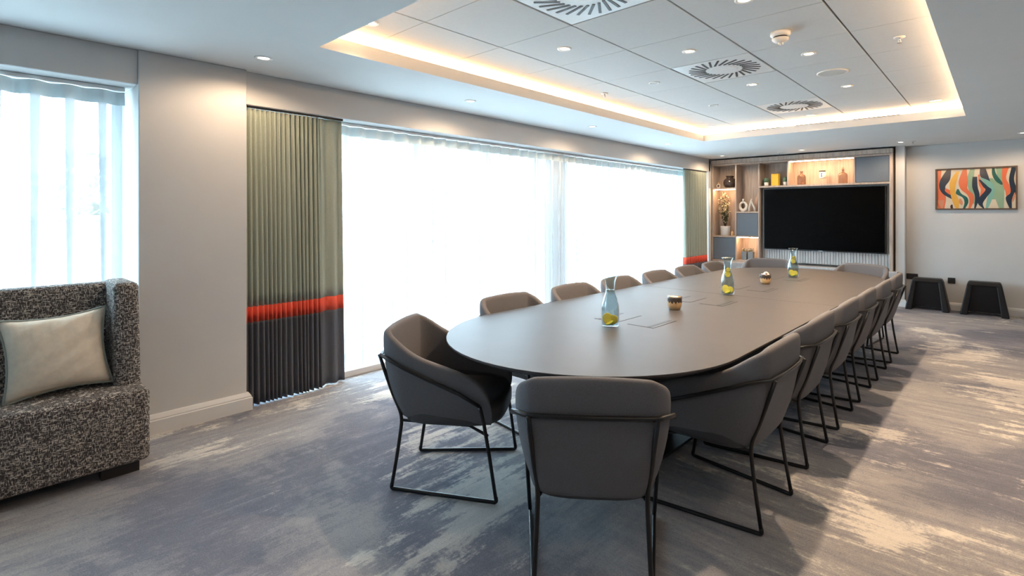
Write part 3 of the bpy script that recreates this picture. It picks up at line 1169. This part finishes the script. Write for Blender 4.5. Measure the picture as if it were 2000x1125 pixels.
# column 1
c0, c1 = XA + t, XB - t / 2
for z0, z1 in ((1.862, 1.890), (.972, 1.000), (.53, .556)):
    mp_('shelf', 'oak', bx(c0, c1, FY, FY + DY, z0, z1))
mp_('door', 'door', bx(c0 + .004, c1 - .004, FY + .006, FY + .026, .560, .968), .004)
# column 2
d0, d1 = XB + t / 2, XC_ - t / 2
for z0, z1 in ((1.419, 1.446), (.984, 1.010), (.53, .566)):
    mp_('shelf', 'oak', bx(d0, d1, FY, FY + DY, z0, z1))
mp_('door', 'door', bx(d0 + .004, d1 - .004, FY + .006, FY + .026, 1.014, 1.415), .004)
# above the screen
e0, e1 = XC_ + t / 2, XD - .045
mp_('shelf', 'oak', bx(e0, e1, FY, FY + DY, 1.866, 1.898))
for x in (-2.735, -1.738):
    mp_('divider', 'oak', bx(x - t / 2, x + t / 2, FY, FY + DY, 1.899, 2.302))
mp_('door', 'door', bx(-1.722, e1 - .004, FY + .006, FY + .026, 1.902, 2.298), .004)
# recess behind the screen: vertical slats
mp_('recess_panel', 'slat', bx(e0, e1, FY + .16, FY + .18, .56, 1.865))
ns_ = 46
for k in range(ns_):
    x0 = e0 + (e1 - e0) * k / ns_
    mp_('slat', 'slat', bx(x0 + .004, x0 + (e1 - e0) / ns_ - .004, FY + .148, FY + .16, .565, 1.86), 0)
# bench under it
mp_('bench_top', 'slat', bx(-4.085, -1.165, FY - .06, FY + DY, .500, .528))
mp_('bench_moulding', 'slat', bx(-4.085, -1.180, FY - .045, FY + DY, .462, .4995))
mp_('bench_base', 'slat', bx(-4.085, -1.195, FY - .025, FY + DY, .09, .4615))
mp_('bench_plinth', 'slat', bx(-4.085, -1.20, FY - .01, FY + DY, 0, .0895))
# niche strips
mp_('niche_strip', 'niche_led', bx(c0 + .01, c1 - .01, FY + .03, FY + .05, 1.852, 1.8615), 0)
mp_('niche_strip', 'niche_led', bx(d0 + .01, d1 - .01, FY + .03, FY + .05, .974, .9835), 0)
mp_('niche_strip', 'niche_led', bx(-2.715, -1.758, FY + .03, FY + .05, 2.292, 2.3025), 0)

tv = empty('television', (-2.236, FY + .10, .78), 0, 'large black flat television on the media wall', 'television')
inv2 = Matrix.Translation(tv.location).inverted()
for nm, m, b in (('casing', 'black', bx(-3.155, -1.325, FY + .06, FY + .14, .782, 1.842)), ('screen', 'screen', bx(-3.143, -1.337, FY + .055, FY + .0605, .800, 1.832)),
                 ('bezel', 'steel', bx(-3.155, -1.325, FY + .052, FY + .0605, .782, .797)), ('logo_mark', 'silver', bx(-2.27, -2.21, FY + .049, FY + .053, .786, .793))):
    o = b.build(nm, M[m], tv)
    o.matrix_parent_inverse = inv2
sb = empty('small_black_device', (-3.12, FY + .05, .528), 0, 'small black device on the bench left of the television', 'device')
MB().lathe([(.045, 0), (.048, .012), (.030, .030), (.012, .034), (.0001, .034)], 16).build('device_body', M['black'], sb)
bx(-.006, .006, -.05, -.035, .006, .016).build('button', M['steel'], sb)
rc = empty('remote_handset', (-1.34, FY + .03, .528), .2, 'slim silver and black handset on the bench at the right', 'remote')
bx(-.07, .07, -.02, .02, 0, .010).build('handset_body', M['black'], rc, bevel=.003)
bx(-.06, .06, -.015, .015, .010, .018).build('silver_cover', M['silver'], rc, bevel=.002)

# ------------------------------------------------------------------ ornaments in the niches
SY = FY + .13
o = empty('round_vase', (-3.80, SY + .02, 1.890), 0, 'round dark smoky glass vase in the top left niche', 'vase')
MB().lathe([(.05, 0), (.085, .012), (.115, .06), (.120, .10), (.105, .15), (.075, .175), (.062, .182), (.062, .205)], 28).build('vase_body', M['smoke'], o)
MB().lathe([(.062, .205), (.075, .212), (.075, .226), (.062, .228), (.056, .20)], 28).build('vase_neck', M['smoke'], o)
o = empty('ring_ornament', (-4.005, SY - .02, 1.890), 0, 'small pale ring ornament beside the dark vase', 'ornament')
bx(-.022, .022, -.016, .016, 0, .010).build('foot', M['gold'], o, bevel=.002)
MB().tube([(.030 * math.cos(a), 0, .043 + .034 * math.sin(a)) for a in [2 * PI * k / 20 for k in range(20)]], .009, 8, closed=True).build('ring', M['ceramic'], o)
MB().tube([(0, 0, .076), (.004, 0, .10), (0, 0, .122)], [.008, .006, .003], 8).build('tip', M['gold'], o)

o = empty('potted_plant', (-3.885, SY + .02, 1.000), 0, 'bushy plant with cream blossom in a white pot in the lit niche', 'plant')
MB().lathe([(.075, 0), (.082, .005), (.088, .17), (.085, .176), (.080, .172), (.078, .15), (.0001, .15)], 28).build('pot', M['white'], o)
MB().lathe([(.0001, .152), (.078, .152)], 20, caps=False).build('soil', M['soil'], o)
lf = MB()
bl = MB()
st = MB()
for k in range(26):
    a = random.uniform(0, 2 * PI)
    sp2 = random.uniform(.04, .155)
    hh = random.uniform(.28, .66)
    tip = Vector((sp2 * math.cos(a), sp2 * math.sin(a) * .7, .16 + hh))
    st.tube([(tip.x * .1, tip.y * .1, .15), (tip.x * .5, tip.y * .5, .15 + hh * .55), tuple(tip)], [.003, .002, .001], 5)
    for q in range(22):
        t_ = random.uniform(.25, 1)
        p = Vector((tip.x * t_ * t_, tip.y * t_ * t_, .15 + (tip.z - .15) * t_)) + Vector((random.uniform(-.03, .03), random.uniform(-.03, .03), random.uniform(-.02, .02)))
        e1 = Vector((random.uniform(-1, 1), random.uniform(-1, 1), random.uniform(-.3, 1))).normalized() * .026
        e2 = e1.cross(Vector((random.uniform(-1, 1), random.uniform(-1, 1), random.uniform(-1, 1)))).normalized() * .010
        tgt = bl if (random.random() < .30 + .3 * (t_ > .75)) else lf
        tgt.add([p - e1, p + e2, p + e1, p - e2], [(0, 1, 2, 3)])
tag(st.build('stems', M['stem'], o), kind='stuff')
tag(lf.build('leaves', M['foliage'], o), kind='stuff')
tag(bl.build('blossom', M['blossom'], o), kind='stuff')
o = empty('votive', (-3.735, SY - .03, 1.000), 0, 'tiny gold votive holder beside the potted plant', 'candle holder')
MB().lathe([(.018, 0), (.024, .010), (.022, .050), (.016, .075), (.013, .075), (.0001, .04)], 16).build('holder', M['gold'], o)
MB().lathe([(.012, .04), (.012, .085), (.0001, .088)], 12).build('candle', M['blush'], o)

o = empty('ring_vase', (-3.545, SY, 1.446), 0, 'cream ring-shaped vase with a hole through it', 'vase')
rv = [(.062 * math.cos(a), 0, .098 + .074 * math.sin(a)) for a in [2 * PI * k / 28 for k in range(28)]]
MB().tube(rv, [.026 - .006 * math.sin(2 * PI * k / 28) for k in range(28)], 12, closed=True).build('ring_body', M['ceramic'], o)
MB().lathe([(.020, .185), (.016, .205), (.018, .235), (.014, .235), (.012, .20)], 16).build('spout', M['ceramic'], o)
MB().lathe([(.035, 0), (.038, .004), (.030, .012)], 16).build('foot', M['ceramic'], o)
o = empty('arch_sculpture', (-3.375, SY - .02, 1.446), 0, 'white two-legged abstract sculpture beside the ring vase', 'sculpture')
MB().tube([(-.052, 0, 0), (-.050, 0, .08), (-.022, 0, .19), (-.012, 0, .235)], [.020, .018, .016, .008], 10).build('leg', M['ceramic'], o)
MB().tube([(.052, 0, 0), (.040, 0, .07), (.005, 0, .14), (-.020, 0, .20)], [.020, .018, .015, .010], 10).build('leg', M['ceramic'], o)
o = empty('blush_sculpture', (-3.315, SY + .10, 1.446), 0, 'tall blush pointed sculpture behind the white one', 'sculpture')
MB().tube([(-.01, 0, 0), (-.03, 0, .12), (-.005, 0, .25), (.022, 0, .385)], [.040, .048, .034, .006], 12).build('spire', M['blush'], o)
MB().lathe([(.045, 0), (.045, .008), (.038, .010)], 16).build('foot', M['blush'], o)

for k, (x, lab) in enumerate(((-3.505, 'grey square planter in the low lit niche, the left one'), (-3.390, 'grey square planter in the low lit niche, the right one'))):
    o = empty('square_planter', (x, SY - .03, .566), 0, lab, 'planter', 'grey planters in the low niche')
    bx(-.045, .045, -.045, .045, 0, .155).build('planter_box', M['stoneg'], o, bevel=.005)
    pf = MB()
    fl_ = MB()
    for q in range(70):
        p = Vector((random.uniform(-.045, .045), random.uniform(-.045, .045), .155 + random.uniform(0, .055)))
        e1 = Vector((random.uniform(-1, 1), random.uniform(-1, 1), random.uniform(-.2, 1))).normalized() * .013
        e2 = e1.cross(Vector((random.uniform(-1, 1), 1, random.uniform(-1, 1)))).normalized() * .006
        (fl_ if random.random() < .3 and p.z > .18 else pf).add([p - e1, p + e2, p + e1, p - e2], [(0, 1, 2, 3)])
    tag(pf.build('leaves', M['foliage'], o), kind='stuff')
    tag(fl_.build('flowers', M['ceramic'], o), kind='stuff')

for x, lab in ((-3.12, 'tiny cactus in a white pot left of the yellow box'), (-2.80, 'tiny cactus in a white pot right of the yellow box')):
    o = empty('cactus_pot', (x, SY - .04, 1.898), 0, lab, 'plant', 'small cacti above the screen')
    MB().lathe([(.030, 0), (.034, .004), (.038, .065), (.034, .065), (.0001, .058)], 20).build('pot', M['ceramic'], o)
    MB().lathe([(.026, .056), (.043, .080), (.046, .105), (.036, .135), (.015, .150), (.0001, .152)], 10, smooth=False).build('cactus', M['cactus'], o)
o = empty('yellow_box', (-2.965, SY - .03, 1.898), 0, 'upright yellow box between two tiny cacti', 'box')
bx(-.060, .060, -.05, .05, 0, .198).build('box_body', M['yellow'], o, bevel=.003)
bx(-.0615, .0615, -.0515, .0515, .198, .207).build('box_lid', M['yellow'], o, bevel=.002)

for x, lab, tall in ((-2.545, 'tinted glass bottle at the left of the lit niche', 0), (-1.92, 'stoppered tinted glass bottle at the right of the lit niche', 1)):
    o = empty('glass_bottle', (x, SY - .02, 1.898), 0, lab, 'bottle', 'tinted bottles in the lit niche')
    MB().lathe([(.0001, 0), (.066, 0), (.070, .006), (.070, .135), (.060, .160), (.030, .180), (.020, .190), (.020, .215), (.026, .220), (.026, .232), (.016, .232), (.016, .19), (.062, .150), (.066, .13), (.066, .008), (.0001, .006)], 26).build('bottle_body', M['bottle'], o)
    if tall:
        MB().lathe([(.013, .215), (.014, .235), (.022, .245), (.018, .262), (.0001, .265)], 14).build('stopper', M['bottle'], o)
    else:
        MB().lathe([(.0265, .221), (.028, .226), (.0265, .231)], 18).build('lip_ring', M['bottle'], o)
o = empty('candle_jar', (-2.225, SY - .02, 1.898), 0, 'white labelled candle jar on a clear stand in the lit niche', 'candle')
MB().lathe([(.030, 0), (.034, .004), (.026, .03), (.024, .098)], 20).build('stand', M['glass'], o)
MB().lathe([(.046, .100), (.048, .104), (.048, .205), (.044, .205), (.0001, .20)], 24).build('jar', M['white'], o)
MB().lathe([(.049, .206), (.049, .226), (.0001, .228)], 24).build('lid', M['drip'], o)
for (x0, x1, z0, z1) in ((-.004, .004, .125, .185), (-.012, .012, .180, .187), (-.012, .012, .123, .130)):
    bx(x0, x1, -.0500, -.0470, z0, z1).build('label_mark', M['black'], o)

# ------------------------------------------------------------------ picture on the back wall
ax0, ax1, az0, az1 = -.722, .180, 1.463, 2.066
art = empty('picture', ((ax0 + ax1) / 2, BY, az0), 0, 'framed abstract picture of wavy ribbons in orange, green and navy', 'picture')
inv = Matrix.Translation(art.location).inverted()
fw = .020
for nm, b in (('frame_bar', bx(ax0, ax1, BY - .035, BY - .002, az0, az0 + fw)), ('frame_bar', bx(ax0, ax1, BY - .035, BY - .002, az1 - fw, az1)),
              ('frame_bar', bx(ax0, ax0 + fw, BY - .035, BY - .002, az0 + fw, az1 - fw)), ('frame_bar', bx(ax1 - fw, ax1, BY - .035, BY - .002, az0 + fw, az1 - fw))):
    o = b.build(nm, M['walnut'], art)
    o.matrix_parent_inverse = inv
pc = [('cream', (.66, .57, .43)), ('red', (.70, .17, .08)), ('navyp', (.030, .045, .070)), ('mustard', (.70, .38, .07)), ('sage', (.27, .40, .27)), ('teal', (.20, .42, .37)), ('rust', (.60, .25, .14)), ('pine', (.03, .12, .10)), ('brown', (.07, .035, .03))]
pm_ = [mat('print_' + n_, c_, .12, var=.06, vscale=10) for n_, c_ in pc]
pr = MB()
ix0, ix1, iz0, iz1 = ax0 + fw, ax1 - fw, az0 + fw, az1 - fw
pr.box(ix0, ix1, BY - .016, BY - .010, iz0, iz1, 0)
WI, HI = ix1 - ix0, iz1 - iz0
# ribbons: list of (u, v, width) knots in picture fractions, colour
rib = [
    (1, [(.03, 1, .06), (.02, .6, .07), (.04, .3, .16), (.06, 0, .08)]),
    (4, [(.47, 1, .06), (.44, .7, .09), (.47, .4, .07), (.50, .1, .03)]),
    (4, [(.80, 1, .07), (.82, .7, .10), (.80, .4, .13), (.83, 0, .06)]),
    (4, [(.70, .75, .04), (.76, .5, .10), (.73, .22, .05)]),
    (2, [(.16, 1, .06), (.11, .75, .13), (.07, .55, .08), (.13, .38, .10), (.20, .25, .02)]),
    (1, [(.12, .52, .02), (.15, .45, .08), (.18, .36, .02)]),
    (3, [(.28, .95, .04), (.22, .7, .09), (.21, .45, .07), (.25, .2, .09), (.27, 0, .04)]),
    (7, [(.28, .5, .02), (.29, .38, .07), (.37, .28, .06), (.39, .15, .05), (.36, 0, .03)]),
    (1, [(.37, 1, .05), (.35, .7, .12), (.36, .5, .09), (.44, .35, .08), (.46, .2, .06), (.43, 0, .03)]),
    (6, [(.31, .25, .02), (.32, .15, .05), (.33, .08, .01)]),
    (2, [(.50, .80, .06), (.50, .55, .07), (.53, .3, .06), (.50, 0, .02)]),
    (1, [(.55, .85, .02), (.57, .6, .04), (.60, .45, .05), (.56, .2, .02)]),
    (2, [(.60, 1, .07), (.62, .8, .10), (.69, .62, .02)]),
    (5, [(.56, .78, .03), (.66, .65, .09), (.71, .45, .07), (.68, .2, .06), (.65, 0, .03)]),
    (2, [(.56, .72, .03), (.63, .55, .06), (.67, .45, .08), (.60, .27, .09), (.57, .12, .06), (.61, 0, .02)]),
    (7, [(.73, 1, .03), (.74, .85, .05), (.79, .68, .07), (.84, .58, .03)]),
    (1, [(.88, 1, .08), (.86, .75, .05), (.89, .55, .08), (.91, .42, .07), (.89, .3, .01)]),
    (2, [(.98, 1, .06), (.95, .7, .06), (.98, .4, .08), (.92, .25, .08), (.94, 0, .03)]),
    (6, [(.99, .38, .01), (.975, .25, .03), (.965, .15, .005)]),
    (6, [(.05, .22, .10), (.06, .1, .06), (.07, 0, .02)]),
    (8, [(.20, .10, .02), (.195, .05, .035), (.20, 0, .03)]),
]


def cr(p0, p1, p2, p3, t_):
    return .5 * (2 * p1 + (p2 - p0) * t_ + (2 * p0 - 5 * p1 + 4 * p2 - p3) * t_ * t_ + (3 * p1 - p0 - 3 * p2 + p3) * t_ ** 3)


for li, (ci, kn) in enumerate(rib):
    y = BY - .0162 - .00012 * (li + 1)
    pts = []
    for i in range(len(kn) - 1):
        q = [kn[max(i - 1, 0)], kn[i], kn[i + 1], kn[min(i + 2, len(kn) - 1)]]
        for s_ in range(6):
            pts.append([cr(q[0][j], q[1][j], q[2][j], q[3][j], s_ / 6) for j in range(3)])
    pts.append(list(kn[-1]))
    cl = lambda v, a, b: min(max(v, a), b)
    rows = []
    for u, v, wd in pts:
        z = iz0 + cl(v, 0, 1) * HI
        rows.append([(cl(ix0 + (u - wd / 2) * WI, ix0, ix1), y, z), (cl(ix0 + (u + wd / 2) * WI, ix0, ix1), y, z)])
    pr.grid(rows, ci, False)
o = pr.build('print', pm_, art)
o.matrix_parent_inverse = inv

# ------------------------------------------------------------------ sockets and stools by the back wall
o = empty('wall_socket', (-1.02, BY, .41), 0, 'wide black double wall socket behind the left stool', 'socket', 'black wall sockets')
bx(-.085, .085, -.010, 0, 0, .086).build('plate', M['black'], o, bevel=.003)
for s in (-.04, .04):
    bx(s - .02, s + .02, -.013, -.009, .02, .066).build('outlet', M['steel'], o)
o = empty('wall_socket', (-.535, BY, .385), 0, 'square black wall socket between the two stools', 'socket', 'black wall sockets')
bx(-.043, .043, -.010, 0, 0, .086).build('plate', M['black'], o, bevel=.003)
bx(-.02, .02, -.013, -.009, .02, .066).build('outlet', M['steel'], o)


def stool(x, y, label):
    root = empty('stool', (x, y, 0), 0, label, 'stool', 'black moulded stools by the back wall')
    H = .465
    def lerp(z):
        k = z / H
        return (.262 - .085 * k, .150 - .055 * k)       # half width, half depth
    # side legs: flared slabs
    for s in (-1, 1):
        m = MB()
        rows = []
        for z in (0, .12, .24, .36, H - .03):
            a, b = lerp(z)
            wd = .085 - .03 * z / H
            rows.append([(s * a, -b, z), (s * a, b, z), (s * (a - wd), b, z), (s * (a - wd), -b + .004, z)])
        m.grid(rows, closed=True, smooth=False)
        m.f += [(0, 1, 2, 3), tuple(range(16, 20))]
        m.m += [0, 0]
        m.s += [False, False]
        m.build('side_leg', M['stoolp'], root, bevel=.012, seg=2, fix=True)
    a, b = lerp(H - .03)
    # seat slab with a softened rim
    m = MB()
    m.add([(-a - .006, -b - .006, H - .06), (a + .006, -b - .006, H - .06), (a + .006, b + .006, H - .06), (-a - .006, b + .006, H - .06),
           (-a + .012, -b + .012, H), (a - .012, -b + .012, H), (a - .012, b - .012, H), (-a + .012, b - .012, H)],
          [(0, 3, 2, 1), (4, 5, 6, 7), (0, 1, 5, 4), (1, 2, 6, 5), (2, 3, 7, 6), (3, 0, 4, 7)])
    m.build('seat', M['stoolp'], root, bevel=.018, seg=3)
    # recessed web closing the arch
    a0, b0 = lerp(.05)
    a1, b1 = lerp(H - .05)
    m = MB()
    m.add([(-a0 + .05, -.04, .045), (a0 - .05, -.04, .045), (a1 - .03, -.075, H - .05), (-a1 + .03, -.075, H - .05),
           (-a0 + .05, -.02, .045), (a0 - .05, -.02, .045), (a1 - .03, -.055, H - .05), (-a1 + .03, -.055, H - .05)],
          [(0, 1, 2, 3), (7, 6, 5, 4), (0, 4, 5, 1), (1, 5, 6, 2), (2, 6, 7, 3), (3, 7, 4, 0)])
    m.build('web', M['stoolp'], root)
    return root


M['stoolp'] = mat('black_moulded_plastic', (.010, .010, .012), .42, var=.15, spec=.3)
stool(-.800, 9.40, 'black moulded stool against the back wall, left one beside the media wall')
stool(-.165, 9.40, 'black moulded stool against the back wall, right one below the picture')
